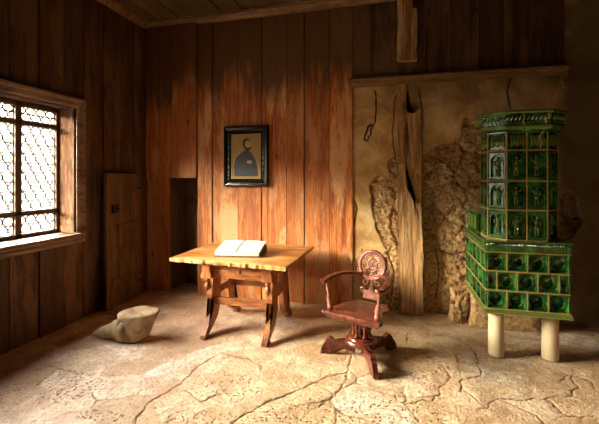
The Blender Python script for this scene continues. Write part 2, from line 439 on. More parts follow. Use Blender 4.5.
# back wall: door opening on the left, boards, then the plaster field
DX0, DX1, DZ = -3.109, -2.66, 1.60
edges = [XL] + [px_back(p, 200)[0] for p in (161, 173, 197.5, 212, 237.5, 261, 286, 304, 329, 353)]
bm, lay = pl_bm(); gp = .009
offs = [0.0, .0, .0, .0, .022, .012, .026, .010, .020, .006]
for i, (a, b) in enumerate(zip(edges[:-1], edges[1:])):
    if b <= -2.62:
        plank(bm, lay, a + gp / 2, b - gp / 2, DZ, ZC + .05, YB - .035, YB + .06)     # thicker boards over the doorway
    else:
        o_ = offs[i]
        plank(bm, lay, a + gp / 2, b - gp / 2, -.02, ZC + .05, YB + o_, YB + .06)
plank(bm, lay, edges[3] - .006, edges[3] + .001, 0, DZ, YB + .01, YB + .06)
plank(bm, lay, XL - .3, DX0, -.02, DZ - .003, YB + .012, YB + .07)
# solid backing behind joints
plank(bm, lay, edges[3], edges[-1], -.05, ZC + .05, YB + .055, YB + .12); plank(bm, lay, XL - .05, edges[3], DZ, ZC + .05, YB + .055, YB + .12)
plank(bm, lay, XL - .4, XR + .3, -.1, ZC + .2, 5.10, 5.2)          # outer masonry face
plank(bm, lay, XL - .4, XL - .2, -.1, ZC + .2, YB, 5.15); plank(bm, lay, XR + .1, XR + .3, -.1, ZC + .2, YB, 5.15); plank(bm, lay, XL - .4, XR + .3, ZC + .1, ZC + .2, YB, 5.15)
st(obj('wall_back', bm, M['wall_wood'], bevel=.004))

# doorway recess and the boards closing it at the back
bm, lay = pl_bm()
plank(bm, lay, YB + .06, 5.02, 0, DZ + .02, DX0 - .04, DX0, axis='y')
plank(bm, lay, YB + .06, 5.02, 0, DZ + .02, DX1, DX1 + .04, axis='y')
plank(bm, lay, DX0 - .04, DX1 + .04, DZ, DZ + .04, YB + .06, 5.06)
st(obj('trim_1', bm, M['door_wood'], bevel=.003))
bm, lay = pl_bm()
for a, b in ((DX0 - .04, -2.95), (-2.95, -2.78), (-2.78, DX1 + .04)):
    plank(bm, lay, a + .002, b - .002, 0, DZ + .02, 5.02, 5.06)
plank(bm, lay, DX0, DX1, .35, .45, 4.995, 5.02); plank(bm, lay, DX0, DX1, 1.2, 1.3, 4.995, 5.02)
st(obj('door_2', bm, M['dark_wall_wood'], bevel=.003))

# dark boards above the beam
BZ = 2.77
bm, lay = pl_bm()
e2 = [px_back(p, 100)[0] for p in (353, 371, 397, 425, 449, 479, 505, 529, 565)]
for a, b in zip(e2[:-1], e2[1:]):
    plank(bm, lay, a + gp / 2, b - gp / 2, BZ - .02, ZC + .05, YB + random.uniform(0, .02), YB + .06)
plank(bm, lay, e2[0], e2[-1], BZ - .05, ZC + .05, YB + .055, YB + .10)
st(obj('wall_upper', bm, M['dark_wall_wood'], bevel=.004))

# ---- plaster and masonry field
X0p, X1p = edges[-1], XR + .05
xs = np.linspace(X0p, X1p, 360); zs = np.linspace(-.03, ZC + .05, 480)
X, Zg = np.meshgrid(xs, zs)
d_ = YB * ca - X * sa; PX = 299.5 + F * (X * ca + YB * sa) / d_; PY = HOR - (Zg - H) * F / d_
jx = 10 * (fbm(X * 6, Zg * 6, 21) - .5); jy = 10 * (fbm(X * 6, Zg * 6, 22) - .5)
pA = [(395.6, 160), (387, 162), (391, 174), (375.6, 179), (371, 186), (372, 212), (380, 238), (389, 252), (388, 268), (383, 289), (381, 316), (399, 320), (401, 160)]
pB = [(418, 158), (440, 144), (452, 141), (462, 134), (467, 117), (475, 117), (478, 140), (500, 152), (505, 345), (418, 340)]
pC = [(556, 193), (570, 190), (582, 200), (584, 225), (572, 238), (555, 240)]
stone = np.zeros_like(X)
for p_ in (pA, pB, pC): stone = np.maximum(stone, inpoly(PX + jx, PY + jy, p_).astype(float))
k = stone.copy()
for _ in range(3):
    k[1:-1, 1:-1] = (k[1:-1, 1:-1] * 2 + k[:-2, 1:-1] + k[2:, 1:-1] + k[1:-1, :-2] + k[1:-1, 2:]) / 6
stone = k
rs = np.random.RandomState(11)
sd = []
for iz, zz in enumerate(np.arange(0, 3.9, .27)):
    for xx in np.arange(-.6, 2.6, .36): sd.append((xx + rs.uniform(-.15, .15) + (iz % 2) * .16, zz + rs.uniform(-.10, .10)))
f1, f2, idx = voronoi(X + .16 * (fbm(X * 7, Zg * 7, 1) - .5), Zg + .16 * (fbm(X * 7, Zg * 7, 2) - .5), sd)
ed = f2 - f1; cell = rs.uniform(0, 1, len(sd))[idx]
lump = np.clip(ed / .09, 0, 1) ** .6
relief = -.040 + .022 * lump + .02 * (cell - .5) + .055 * (fbm(X * 14, Zg * 14, 6) - .5) + .022 * (fbm(X * 45, Zg * 45, 8) - .5)
plas = .014 * (fbm(X * 2.2, Zg * 2.2, 4) - .5) + .004 * (fbm(X * 20, Zg * 20, 5) - .5)
out_ = plas * (1 - stone) + relief * stone
jc = .03 * (fbm(X * 8, Zg * 8, 71) - .5); crk = np.zeros_like(X)
for cpx in ([(512, 78), (508, 92), (512, 108)], [(420, 88), (423, 110), (421, 160)], [(396, 95), (393, 130), (395, 160)], [(440, 250), (452, 256), (470, 252)], [(436, 300), (440, 275), (436, 250)],
            [(514, 326), (520, 318), (516, 308)], [(388, 252), (394, 275), (392, 300)], [(354, 200), (357, 210), (353, 226)]):
    dd = segdist(X + jc, Zg + jc, [px_back(a, b) for a, b in cpx]); crk = np.maximum(crk, np.clip(1.2 - dd / .009, 0, 1))
rim = np.clip(1 - np.abs(stone - .45) / .3, 0, 1)
crk = np.maximum(crk, .7 * rim * (fbm(X * 6, Zg * 6, 66) > .48)); crk = np.maximum(crk, stone * np.clip(1 - ed / .03, 0, 1) * .25)
shade_tone = .85 * np.clip(((X - 1.50) / .30 + 2.2 * (fbm(X * 2.5, Zg * 2.5, 88) - .5)), 0, 1); shade_tone = np.maximum(shade_tone, .5 * np.clip((Zg - 2.35) / .4 + 2 * (fbm(X * 3, Zg * 3, 89) - .5), 0, 1))  # stove's shadow put into the plaster colour right of it; darker upwards too
Yp = YB + .03 - out_ + .02 * crk
# keep the wall base rising out of the floor
o = st(grid_mesh('wall_plaster', np.stack([X, Yp, Zg], -1)[:, ::-1], {'stone': stone[:, ::-1], 'tone': cell[:, ::-1], 'crack': crk[:, ::-1], 'shade_tone': shade_tone[:, ::-1]}, M['plaster']))

# beam across the plaster, its bracket end
bm = BM()
bx1 = px_back(565, 100)[0]
prism(bm, [(YB - .09, BZ - .02), (YB - .10, BZ + .02), (YB - .07, BZ + .045), (YB + .05, BZ + .045), (YB + .05, BZ - .05), (YB - .03, BZ - .05)], 'yz', edges[-1] - .03, bx1)
st(obj('trim_2', bm, M['beam_wood'], bevel=.004))
bm = BM()
prism(bm, [(bx1 - .03, BZ - .03), (bx1, BZ - .03), (bx1, BZ - .22), (bx1 - .03, BZ - .20), (bx1 - .05, BZ - .12)], 'xz', YB - .07, YB + .06)
st(obj('trim_3', bm, M['beam_wood'], bevel=.004))

# ---- left wall with window hole
bm, lay = pl_bm()
ye = [YF, -1.2, -.8, -.4, 0, .4, .8, 1.2, 1.6, 1.95, 2.3, 2.64, 2.93, 3.208, 3.48, 3.773, 4.05, 4.33, YB + .03]
for a, b in zip(ye[:-1], ye[1:]):
    o_ = random.uniform(0, .018)
    segs = [(a, b, -.03, ZC + .05)]
    if b > WY0 and a < WY1:
        segs = [(a, b, -.03, WZ0), (a, b, WZ1, ZC + .05)]
        if a < WY0: segs.append((a, WY0, WZ0, WZ1))
        if b > WY1: segs.append((WY1, b, WZ0, WZ1))
    for a_, b_, z0_, z1_ in segs:
        plank(bm, lay, a_ + gp / 2, b_ - gp / 2, z0_, z1_, XL - .06, XL - o_, axis='y')
for a_, b_, z0_, z1_ in ((YF, YB + .1, -.05, WZ0 - .03), (YF, YB + .1, WZ1 + .015, ZC + .05), (YF, WY0 - .015, WZ0 - .03, WZ1 + .015), (WY1 + .015, YB + .1, WZ0 - .03, WZ1 + .015)):
    plank(bm, lay, a_, b_, z0_, z1_, XL - .30, XL - .055, axis='y')
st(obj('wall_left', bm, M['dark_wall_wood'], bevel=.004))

# ---- ceiling boards run into the depth
bm, lay = pl_bm()
x = XL - .05
while x < XR + .1:
    w_ = random.uniform(.24, .36)
    r = (random.random(), random.random(), random.random(), 1)
    vs, fs = box(bm, x + .004, x + w_ - .004, YF - .05, YB + .08, ZC - random.uniform(0, .02), ZC + .04)
    for f in fs:
        for lp in f.loops: lp[lay] = r
    x += w_
vs, fs = box(bm, XL - .3, XR + .3, YF - .2, YB + .2, ZC + .035, ZC + .1)
st(obj('ceiling', bm, M['ceiling_wood'], bevel=.004))
bm = BM()
prism(bm, [(YB - .07, ZC - .01), (YB - .07, ZC - .05), (YB - .02, ZC - .11), (YB + .03, ZC - .11), (YB + .03, ZC)], 'yz', XL, XR)
st(obj('trim_4', bm, M['ceiling_wood'], bevel=.003))
bm = BM()
prism(bm, [(XL + .07, ZC - .01), (XL + .07, ZC - .05), (XL + .02, ZC - .11), (XL - .03, ZC - .11), (XL - .03, ZC)], 'xz', YF, YB)
st(obj('trim_5', bm, M['ceiling_wood'], bevel=.003))
for o_ in bpy.data.objects:
    if o_.name in ('trim_4', 'trim_5'):
        o_.data.materials.clear(); o_.data.materials.append(M['beam_wood'])

# ---- right and front walls (behind the camera and beyond the frame)
bm, lay = pl_bm()
box(bm, XR, XR + .15, YF, YB + .1, -.05, ZC + .05)
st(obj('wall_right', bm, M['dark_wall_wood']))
bm, lay = pl_bm()
y_ = XL
while y_ < XR:
    plank(bm, lay, y_ + .003, y_ + .297, -.03, ZC + .05, YF - .08, YF - random.uniform(0, .02)); y_ += .3
plank(bm, lay, XL - .3, XR + .2, -.05, ZC + .05, YF - .12, YF - .07)
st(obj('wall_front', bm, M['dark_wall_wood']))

# ---- window
win = bpy.data.objects.new('window_1', None); C.objects.link(win); win.location = (WX, (WY0 + WY1) / 2, WZ0); st(win)
bm = BM()   # casing, picture-frame moulding on the room side
cw = .105
prof = [(.0, .0), (.0, .035), (.02, .045), (.06, .045), (.075, .06), (.10, .06), (.115, .03), (.115, .0)]   # (outward, proud)
rings = []
for (yy, zz, sy_, sz_) in ((WY0, WZ0, -1, -1), (WY1, WZ0, 1, -1), (WY1, WZ1, 1, 1), (WY0, WZ1, -1, 1), (WY0, WZ0, -1, -1)):
    rings.append([(XL + q, yy + sy_ * p, zz + sz_ * p) for p, q in prof])
loft(bm, rings, cap=False)
obj('window_casing', bm, M['frame_wood'], win, world=True)
bm = BM()   # lining of the recess
for a in ((WY0 - .02, WY0, WZ0, WZ1), (WY1, WY1 + .02, WZ0, WZ1), (WY0 - .02, WY1 + .02, WZ1, WZ1 + .02)):
    box(bm, WX - .04, XL + .035, *a)
obj('window_lining', bm, M['lining_wood'], win, bevel=.003, world=True)
bm = BM()
box(bm, WX - .04, XL + .09, WY0 - .02, WY1 + .02, WZ0 - .035, WZ0)
obj('window_sill', bm, M['frame_wood'], win, bevel=.005, world=True)
ym = 2.877; fw = .035
bm = BM()
for a in ((WY0, WY0 + fw, WZ0, WZ1), (WY1 - fw, WY1, WZ0, WZ1), (WY0, WY1, WZ0, WZ0 + .045), (WY0, WY1, WZ1 - .05, WZ1), (ym - .035, ym + .035, WZ0, WZ1), (2.418 - .05, 2.418 + .05, WZ0, WZ1), (1.959 - .035, 1.959 + .035, WZ0, WZ1),
          (WY0, WY1, 2.14, 2.19), (WY0, WY1, 1.215, 1.265)):
    box(bm, WX - .025, WX + .03, *a)
fr = obj('window_frame', bm, M['dark_wall_wood'], win, bevel=.006, world=True)
R_ = .057
for (ya, yb) in ((WY0 + fw, 1.959 - .035), (1.959 + .035, 2.418 - .05), (2.418 + .05, ym - .035), (ym + .035, WY1 - fw)):
    for (za, zb) in ((WZ0 + .045, 1.215), (1.265, 2.14), (2.19, WZ1 - .05)):
        bm = BM(); box(bm, WX - .003, WX + .001, ya, yb, za, zb)
        g_ = obj('glass_pane', bm, M['glass'], win, world=True)
        bm = BM(); rows = max(2, round((zb - za) / (R_ * 1.74))); dz = (zb - za) / rows; cols = 3; dy = (yb - ya) / (cols + .5)
        for r_ in range(rows):
            for c_ in range(cols + 1):
                cy_ = ya + dy * (c_ + (.5 if r_ % 2 == 0 else 0)); cz_ = za + dz * (r_ + .5)
                pts = []
                for k_ in range(16):
                    a = 2 * PI * k_ / 16
                    pts.append((WX + .004, min(max(cy_ + dy * .48 * math.cos(a), ya), yb), min(max(cz_ + dz * .50 * math.sin(a), za), zb)))
                tube(bm, pts, .0075, 4, closed=True)
        box(bm, WX - .002, WX + .008, ya, ya + .008, za, zb); box(bm, WX - .002, WX + .008, yb - .008, yb, za, zb)
        obj('leading', bm, M['iron'], win, world=True)

# ---- open door leaf standing by the left wall
dl = bpy.data.objects.new('door_1', None); C.objects.link(dl); dl.location = (-3.405, 4.38, 0); dl.rotation_euler = (0, 0, math.radians(-85.5)); st(dl)
bm, lay = pl_bm()
for a, b in ((0, .22), (.22, .47), (.47, .70)):
    plank(bm, lay, a + .002, b - .002, .01, 1.66, -.02, .02)
obj('door_leaf', bm, M['door_wood'], dl, bevel=.004)
bm = BM(); box(bm, .03, .52, .02, .045, .95, 1.03); obj('batten', bm, M['door_wood'], dl, bevel=.004)
bm = BM(); box(bm, .03, .62, .02, .04, .28, .36); obj('batten', bm, M['door_wood'], dl, bevel=.004)
bm = BM(); box(bm, .52, .62, .02, .055, 1.17, 1.27); tube(bm, [(.57, .055, 1.22), (.57, .085, 1.22)], .012)
obj('door_lock', bm, M['iron'], dl, bevel=.004)
bm = BM()
for z_ in (.20, 1.45):
    bm = BM(); box(bm, -.01, .10, .02, .027, z_, z_ + .03); obj('hinge', bm, M['iron'], dl)

# ================================================================== OLD POSTS ON THE WALL
def jag(poly, amp, step=.06, seed=0):
    r = random.Random(seed); o_ = []
    for (a, b), (c, d) in zip(poly, poly[1:] + poly[:1]):
        L = math.hypot(c - a, d - b); k = max(1, int(L / step))
        for i in range(k):
            t_ = i / k; j = amp if i else amp * .3
            o_.append((a + (c - a) * t_ + r.uniform(-j, j), b + (d - b) * t_ + r.uniform(-j, j)))
    return o_
def P2(lst): return [px_back(a, b, YB - .05) for a, b in lst]
t_ = thing('timber_post', 'weathered split timber post standing against the plaster wall, from floor up to the beam', 'post', (.13, YB - .03, 0))
zt = BZ - .06
bm = BM()
poly = [px_back(398.5, 316, YB - .05), px_back(398, 200, YB - .05), px_back(397, 150, YB - .05), (px_back(397, 100, YB - .05)[0], zt), (px_back(406, 100, YB - .05)[0], zt), px_back(407, 112, YB - .05), px_back(413, 114, YB - .05),
        px_back(421, 108, YB - .05), px_back(421, 160, YB - .05), px_back(423, 220, YB - .05), px_back(423, 314, YB - .05)]
poly[0] = (poly[0][0], .005); poly[-1] = (poly[-1][0], .005)
prism(bm, jag(poly, .007, .07, 3), 'xz', YB - .045, YB + .012)
obj('post_core', bm, M['post_wood'], t_, world=True)
bm = BM()
poly = P2([(406, 112), (408, 135), (407, 163), (420, 176), (421, 170), (421, 108), (413, 114)])
prism(bm, jag(poly, .006, .05, 4), 'xz', YB - .085, YB - .046)
obj('upper_facing', bm, M['post_wood'], t_, world=True)
bm = BM()
poly = P2([(398.5, 165), (405, 163), (407, 190), (421, 207), (423, 250), (423, 313), (399, 316)])
poly[-1] = (poly[-1][0], .005); poly[-2] = (poly[-2][0], .005)
prism(bm, jag(poly, .006, .06, 5), 'xz', YB - .085, YB - .046)
obj('lower_facing', bm, M['post_wood'], t_, world=True)
bm = BM()
poly = P2([(398, 92), (402, 92), (403, 130), (404, 163), (399, 165)])
prism(bm, jag(poly, .005, .05, 6), 'xz', YB - .085, YB - .046)
obj('side_splinter', bm, M['post_wood'], t_, world=True)

bm = BM()
zc_ = ZC - .12
a_ = px_back(397, 50, YB - .05)[0]; b_ = px_back(417, 50, YB - .05)[0]; z0_ = px_back(407, 61, YB - .05)[1]
poly = [(a_, z0_ + .01), (a_, z0_ + .35), (a_ + .02, z0_ + .38), (a_ + .02, z0_ + .45), (a_, z0_ + .47), (a_, zc_), (b_ - .05, zc_), (b_ - .05, zc_ - .12), (b_, zc_ - .14), (b_, z0_ + .2), (b_ - .015, z0_ + .1), (b_, z0_)]
prism(bm, jag(poly, .004, .08, 8), 'xz', YB - .07, YB + .03)
o = obj('timber_stub', bm, M['post_wood'], origin=((a_ + b_) / 2, YB, z0_))
tag(o, 'short sawn-off timber hanging down from the ceiling above the beam', 'timber')

# hook and rod
t_ = thing('iron_hook', 'black wrought iron rod ending in a hook, on the plaster left of the timber post', 'hook', (px_back(370, 115)[0], YB - .03, px_back(370, 115)[1]))
def W(px, py, y=YB - .03):
    a, b = px_back(px, py, y); return (a, y, b)
bm = BM(); tube(bm, [W(374, 91, YB + .02), W(375, 91.5), W(376, 96), W(376, 112), W(375, 122), W(373, 126), W(370, 126)], .008, 6); obj('rod', bm, M['iron'], t_, world=True)
bm = BM(); tube(bm, [W(372, 124), W(368, 127), W(367, 131), W(364.5, 137), W(364.5, 140), W(367, 141), W(369, 137)], [.010, .013, .012, .010, .012, .010, .006], 6)
tube(bm, [W(373, 126), W(370.5, 130), W(371, 134), W(368, 138)], [.008, .013, .011, .006], 6); obj('hook_claw', bm, M['iron'], t_, world=True)

# carved splinter mark on a board: pale gouge
# ================================================================== PAINTING
PXc = (px_back(223.5, 150)[0] + px_back(268, 150)[0]) / 2
yw = YB - .035
a0, z0 = px_back(223.8, 187, yw); a1, z1 = px_back(268.2, 127, yw)
z0, z1 = 1.485, 2.285
t_ = thing('framed_painting', 'small portrait in a wide black frame hanging on the board wall above the table', 'painting', ((a0 + a1) / 2, YB, (z0 + z1) / 2))
fwid = .105
bm = BM(); rings = []
for (xx, zz, sx_, sz_) in ((a0, z0, 1, 1), (a1, z0, -1, 1), (a1, z1, -1, -1), (a0, z1, 1, -1), (a0, z0, 1, 1)):
    rings.append([(xx + sx_ * p, YB - q, zz + sz_ * p) for p, q in ((0, 0.0), (0, .035), (.02, .045), (.05, .04), (.07, .028), (.09, .034), (fwid, .026), (fwid + .0, .012))])
loft(bm, rings, cap=False)
obj('frame', bm, M['black_wood'], t_, world=True)
bm = BM()
rings = []
for (xx, zz, sx_, sz_) in ((a0, z0, 1, 1), (a1, z0, -1, 1), (a1, z1, -1, -1), (a0, z1, 1, -1), (a0, z0, 1, 1)):
    rings.append([(xx + sx_ * (fwid + p), YB - q, zz + sz_ * (fwid + p)) for p, q in ((-.002, .024), (0, .028), (.008, .028), (.012, .018))])
loft(bm, rings, cap=False); obj('gilt_slip', bm, M['gilt'], t_, world=True)
bm = BM()
for xx in (a0 + .066,): box(bm, xx, xx + .013, YB - .045, YB - .028, z0 + .09, z1 - .09)
t2 = NT('mother_of_pearl_inlay'); g_ = t2.noise(t2.coords((1, 1, 1)), 26, 3, .6)
t2.base(t2.ramp(g_, [(.42, (.03, .03, .04)), (.52, (.30, .34, .42)), (.66, (.45, .44, .34))], 'CONSTANT')); t2.rough(.3)
obj('inlay_strip', bm, t2.m, t_, world=True)
bm = BM(); box(bm, a1 - .078, a1 - .065, YB - .045, YB - .028, z0 + .09, z1 - .09); obj('inlay_strip', bm, t2.m, t_, world=True)
pw0, pw1, pz0, pz1 = a0 + fwid + .01, a1 - fwid - .01, z0 + fwid + .01, z1 - fwid - .01
bm = BM(); box(bm, pw0 - .01, pw1 + .01, YB - .018, YB - .006, pz0 - .01, pz1 + .01)
obj('canvas', bm, simple('olive_gold_paint', (.36, .26, .07), .45, var=.15, sc=6), t_, world=True)
cw_ = (pw0 + pw1) / 2; wd_ = pw1 - pw0; hd_ = pz1 - pz0
def disc_poly(cx, cz, rx, rz, n=20, a0_=0, a1_=2 * PI): return [(cx + rx * math.cos(a0_ + (a1_ - a0_) * i / n), cz + rz * math.sin(a0_ + (a1_ - a0_) * i / n)) for i in range(n)]
bm = BM()
pts = [(-.42, .04), (.42, .04), (.40, .25), (.33, .42), (.22, .55), (.10, .64), (-.02, .66), (-.18, .58), (-.36, .48), (-.44, .30)]
prism(bm, [(cw_ + a * wd_, pz0 + b * hd_) for a, b in pts], 'xz', YB - .0195, YB - .018)
obj('painted_robe', bm, simple('slate_paint', (.035, .045, .060), .45, var=.2), t_, world=True)
bm = BM(); prism(bm, disc_poly(cw_ + .02 * wd_, pz0 + .80 * hd_, .15 * wd_, .125 * hd_), 'xz', YB - .0195, YB - .018)
prism(bm, disc_poly(cw_ + .06 * wd_, pz0 + .70 * hd_, .12 * wd_, .06 * hd_), 'xz', YB - .0202, YB - .0185)
obj('painted_hair', bm, simple('dark_brown_paint', (.035, .018, .010), .45), t_, world=True)
bm = BM(); prism(bm, disc_poly(cw_ + .07 * wd_, pz0 + .785 * hd_, .11 * wd_, .090 * hd_), 'xz', YB - .021, YB - .0190)
flesh = simple('flesh_paint', (.52, .29, .15), .45, var=.1)
obj('painted_face', bm, flesh, t_, world=True)
bm = BM(); prism(bm, disc_poly(cw_ + .12 * wd_, pz0 + .37 * hd_, .10 * wd_, .04 * hd_), 'xz', YB - .021, YB - .0190)
obj('painted_hand', bm, flesh, t_, world=True)

# ================================================================== TABLE
TX0, TX1, TY0, TY1, TZ = -2.25, -.98, 3.28, 4.34, .78
t_ = thing('trestle_table', 'old honey-coloured trestle table with ragged front edge below the framed portrait', 'table', ((TX0 + TX1) / 2, 3.8, 0))
bm = BM()
r = random.Random(4)
front = []; kx = 46
for i in range(kx + 1):
    x = TX0 + (TX1 - TX0) * i / kx
    front.append((x, TY0 + .06 - .09 * i / kx + r.uniform(0, .020) * (1 if 0 < i < kx else 0)))
sidep = [(TX1 + .015, 3.6), (TX1 + .01, 3.95), (TX1 + .02, TY1 + .03), (-1.6, TY1), (TX0 - .01, TY1 - .08), (TX0 - .005, 3.8)]
prism(bm, front + sidep, 'xy', TZ - .038, TZ)
obj('tabletop', bm, M['table_wood'], t_, bevel=.004, world=True)
LX = (-1.86, -1.21); YA, YC = 3.48, 4.02
bm = BM()
box(bm, LX[0] + .0, LX[1], YA - .02, YA + .005, .575, .735)                         # drawer-case front
obj('apron', bm, M['table_rail_wood'], t_, bevel=.004, world=True)
bm = BM(); box(bm, LX[0], LX[1], YC - .01, YC + .015, .575, .735)
obj('apron', bm, M['table_rail_wood'], t_, bevel=.004, world=True)
for x in LX:
    bm = BM(); box(bm, x - .03, x + .03, TY0 + .16, TY1 - .12, .60, .741)
    obj('side_rail', bm, M['table_rail_wood'], t_, bevel=.005, world=True)
bm = BM()
box(bm, LX[0] + .07, LX[1] - .07, YA - .032, YA - .015, .60, .705)
dr = obj('drawer', bm, M['table_rail_wood'], t_, bevel=.004, world=True)
bm = BM(); xm = (LX[0] + LX[1]) / 2 + .02
prism(bm, [(xm - .012, .665), (xm + .014, .672), (xm + .004, .655), (xm + .012, .638), (xm - .006, .630)], 'xz', YA - .037, YA - .031)
obj('keyhole_plate', bm, M['iron'], dr, world=True)
# front brackets
for x in LX:
    bm = BM()
    prism(bm, [(x - .045, .742), (x + .045, .742), (x + .035, .68), (x + .05, .62), (x + .06, .585), (x - .06, .585), (x - .05, .62), (x - .035, .68)], 'xz', TY0 + .10, TY0 + .165)
    obj('bracket', bm, M['table_leg_wood'], t_, bevel=.005, world=True)
    bm = BM()
    lathe(bm, [(.010, .59), (.026, .575), (.028, .56), (.014, .545), (.020, .53), (.030, .505), (.030, .485), (.018, .465), (.008, .452)], x, TY0 + .135, 14)
    obj('pendant_knob', bm, M['table_leg_wood'], t_, smooth=True, world=True)
def legpoly(s, yt, yf):
    # s=+1 faces the camera side (foot at smaller y)
    pts = [(.02, .60), (.02, .46), (-.01, .445), (-.022, .40), (-.015, .36), (.012, .34), (.012, .24), (-.02, .19), (-.09, .11), (-.165, .03), (-.175, .0), (-.075, .0), (-.065, .03), (.03, .08), (.11, .14), (.16, .24), (.17, .33), (.175, .40), (.175, .60)]
    return [(yt + s * a, b) for a, b in pts]
for x in LX:
    for s, yt in ((1, YA), (-1, YC)):
        bm = BM(); prism(bm, legpoly(s, yt, 0), 'yz', x - .028, x + .028)
        obj('leg', bm, M['table_leg_wood'], t_, world=True)
for y, z in ((YA + .02, .29), (YC - .06, .36)):
    bm = BM(); box(bm, LX[0] - .02, LX[1] + .02, y, y + .035, z, z + .075)
    obj('stretcher', bm, M['table_rail_wood'], t_, bevel=.005, world=True)
for x in LX:
    bm = BM(); box(bm, x - .018, x + .018, YA + .03, YC - .03, .36, .44)
    obj('side_stretcher', bm, M['table_rail_wood'], t_, bevel=.005, world=True)

# ================================================================== BOOK
t_ = thing('open_book', 'open book with pale pages lying on the trestle table', 'book', (-1.62, 3.72, TZ + .0005), math.radians(9))
def page_block(s):
    bm = BM(); n_ = 10; top = []
    for i in range(n_ + 1):
        f = i / n_; x = s * f * .235
        z = .042 + .012 * math.sin(min(1, f * 5.0) * PI / 2) * (1 - .9 * f) + .002
        top.append((x, z))
    poly = top + [(s * .228, .008), (0, .008)]
    prism(bm, poly if s > 0 else poly[::-1], 'xz', -.19, .19)
    return bm
obj('left_page', page_block(-1), M['page'], t_); obj('right_page', page_block(1), M['page'], t_)
for c_ in t_.children: c_.rotation_euler = (math.radians(8), 0, 0); c_.location = (0, 0, .036)
bm = BM(); prism(bm, [(-.200, 0), (.198, 0), (.198, .066), (-.200, .010)], 'yz', -.245, .245); obj('cover', bm, M['cover'], t_, bevel=.002)

# ================================================================== CHAIR
ch = thing('carved_armchair', 'dark polished armchair with pierced round medallion back, turned arm posts and sweeping feet', 'chair', (-.30, 3.38, 0), math.radians(-20.5))
SZ = .42
bm = BM(); prism(bm, [(-.275, -.245), (.275, -.245), (.28, -.19), (.20, .02), (.23, .08), (.20, .14), (.15, .22), (-.15, .22), (-.22, .06)], 'xy', SZ - .035, SZ)
obj('seat', bm, M['chair_wood'], ch, bevel=.008)
bm = BM(); prism(bm, [(-.25, -.222), (.25, -.222), (.18, .02), (.14, .19), (-.14, .19), (-.20, .04)], 'xy', SZ - .06, SZ - .035)
obj('seat_moulding', bm, M['chair_wood'], ch, bevel=.006)
bm = BM(); lathe(bm, [(.12, .105), (.145, .115), (.15, .135), (.14, .15), (.115, .155), (.11, .165), (.10, .170)], n=32); obj('turntable', bm, M['chair_wood'], ch, smooth=False)
sp_prof = [(.016, .0), (.022, .015), (.014, .03), (.010, .05), (.020, .085), (.022, .10), (.010, .125), (.020, .14), (.016, .155), (.02, .18)]
for i in range(6):
    a = 2 * PI * i / 6 + .3
    bm = BM(); lathe(bm, [(r_, .168 + z_ * 1.07) for r_, z_ in sp_prof], .072 * math.cos(a), .072 * math.sin(a), 12); obj('spindle', bm, M['chair_wood'], ch, smooth=True)
bm = BM(); lathe(bm, [(.03, .18), (.035, .25), (.028, .30), (.035, .362)], n=14); obj('central_post', bm, M['chair_wood'], ch, smooth=True)
foot = [(.06, .02), (.06, .14), (.13, .145), (.20, .135), (.26, .125), (.285, .145), (.31, .155), (.335, .140), (.330, .115), (.36, .10), (.395, .05), (.405, .0), (.30, .0), (.285, .025), (.24, .05), (.16, .055)]
for dg, ln_ in ((208, .92), (312, 1.0), (58, .92), (132, .9)):
    bm = BM(); prism(bm, [(a * ln_, b) for a, b in foot], 'xz', -.022, .022, Matrix.Rotation(math.radians(dg), 4, 'Z'))
    obj('foot', bm, M['chair_wood'], ch, bevel=.008)
# arm posts
ap = [(.026, .0), (.026, .035), (.018, .045), (.026, .06), (.028, .085), (.016, .10), (.024, .112), (.010, .13), (.013, .17), (.016, .19), (.010, .20), (.018, .212), (.012, .222), (.016, .24)]
def post_tilt(bm, x0, y0, x1, y1, z0, z1):
    n_ = 14; rr = []
    for r_, z_ in ap:
        f = z_ / .24; cx, cy = x0 + (x1 - x0) * f, y0 + (y1 - y0) * f
        rr.append([(cx + r_ * math.cos(2 * PI * k / n_), cy + r_ * math.sin(2 * PI * k / n_), z0 + (z1 - z0) * f) for k in range(n_)])
    loft(bm, rr)
AZ = SZ + .255
for s in (-1, 1):
    bm = BM(); post_tilt(bm, s * .225, -.17, s * .25, -.19, SZ, AZ - .015); obj('arm_post', bm, M['carved_wood'], ch, smooth=True)
# arms: flat sweeping boards, joined to the back
def arm(s):
    pts = []
    path = [(s * .255, -.26, AZ), (s * .275, -.20, AZ), (s * .275, -.08, AZ + .012), (s * .24, .06, AZ + .018), (s * .17, .17, AZ + .012), (s * .09, .225, AZ + .005), (s * .03, .235, AZ + .0)]
    wid = [.022, .036, .034, .030, .028, .026, .024]
    rings = []
    for i, p in enumerate(path):
        p = Vector(p); tt = Vector(path[min(i + 1, 6)]) - Vector(path[max(i - 1, 0)]); tt.normalize(); nn = Vector((-tt.y, tt.x, 0)).normalized()
        w_ = wid[i]; h_ = .014
        rings.append([p + nn * a * w_ + Vector((0, 0, b * h_)) for a, b in ((-1, -.6), (-1, .6), (-.7, 1), (.7, 1), (1, .6), (1, -.6), (.7, -1), (-.7, -1))])
    bm = BM(); loft(bm, rings); return bm
for s in (-1, 1): obj('armrest', arm(s), M['chair_wood'], ch, smooth=False, bevel=.003)
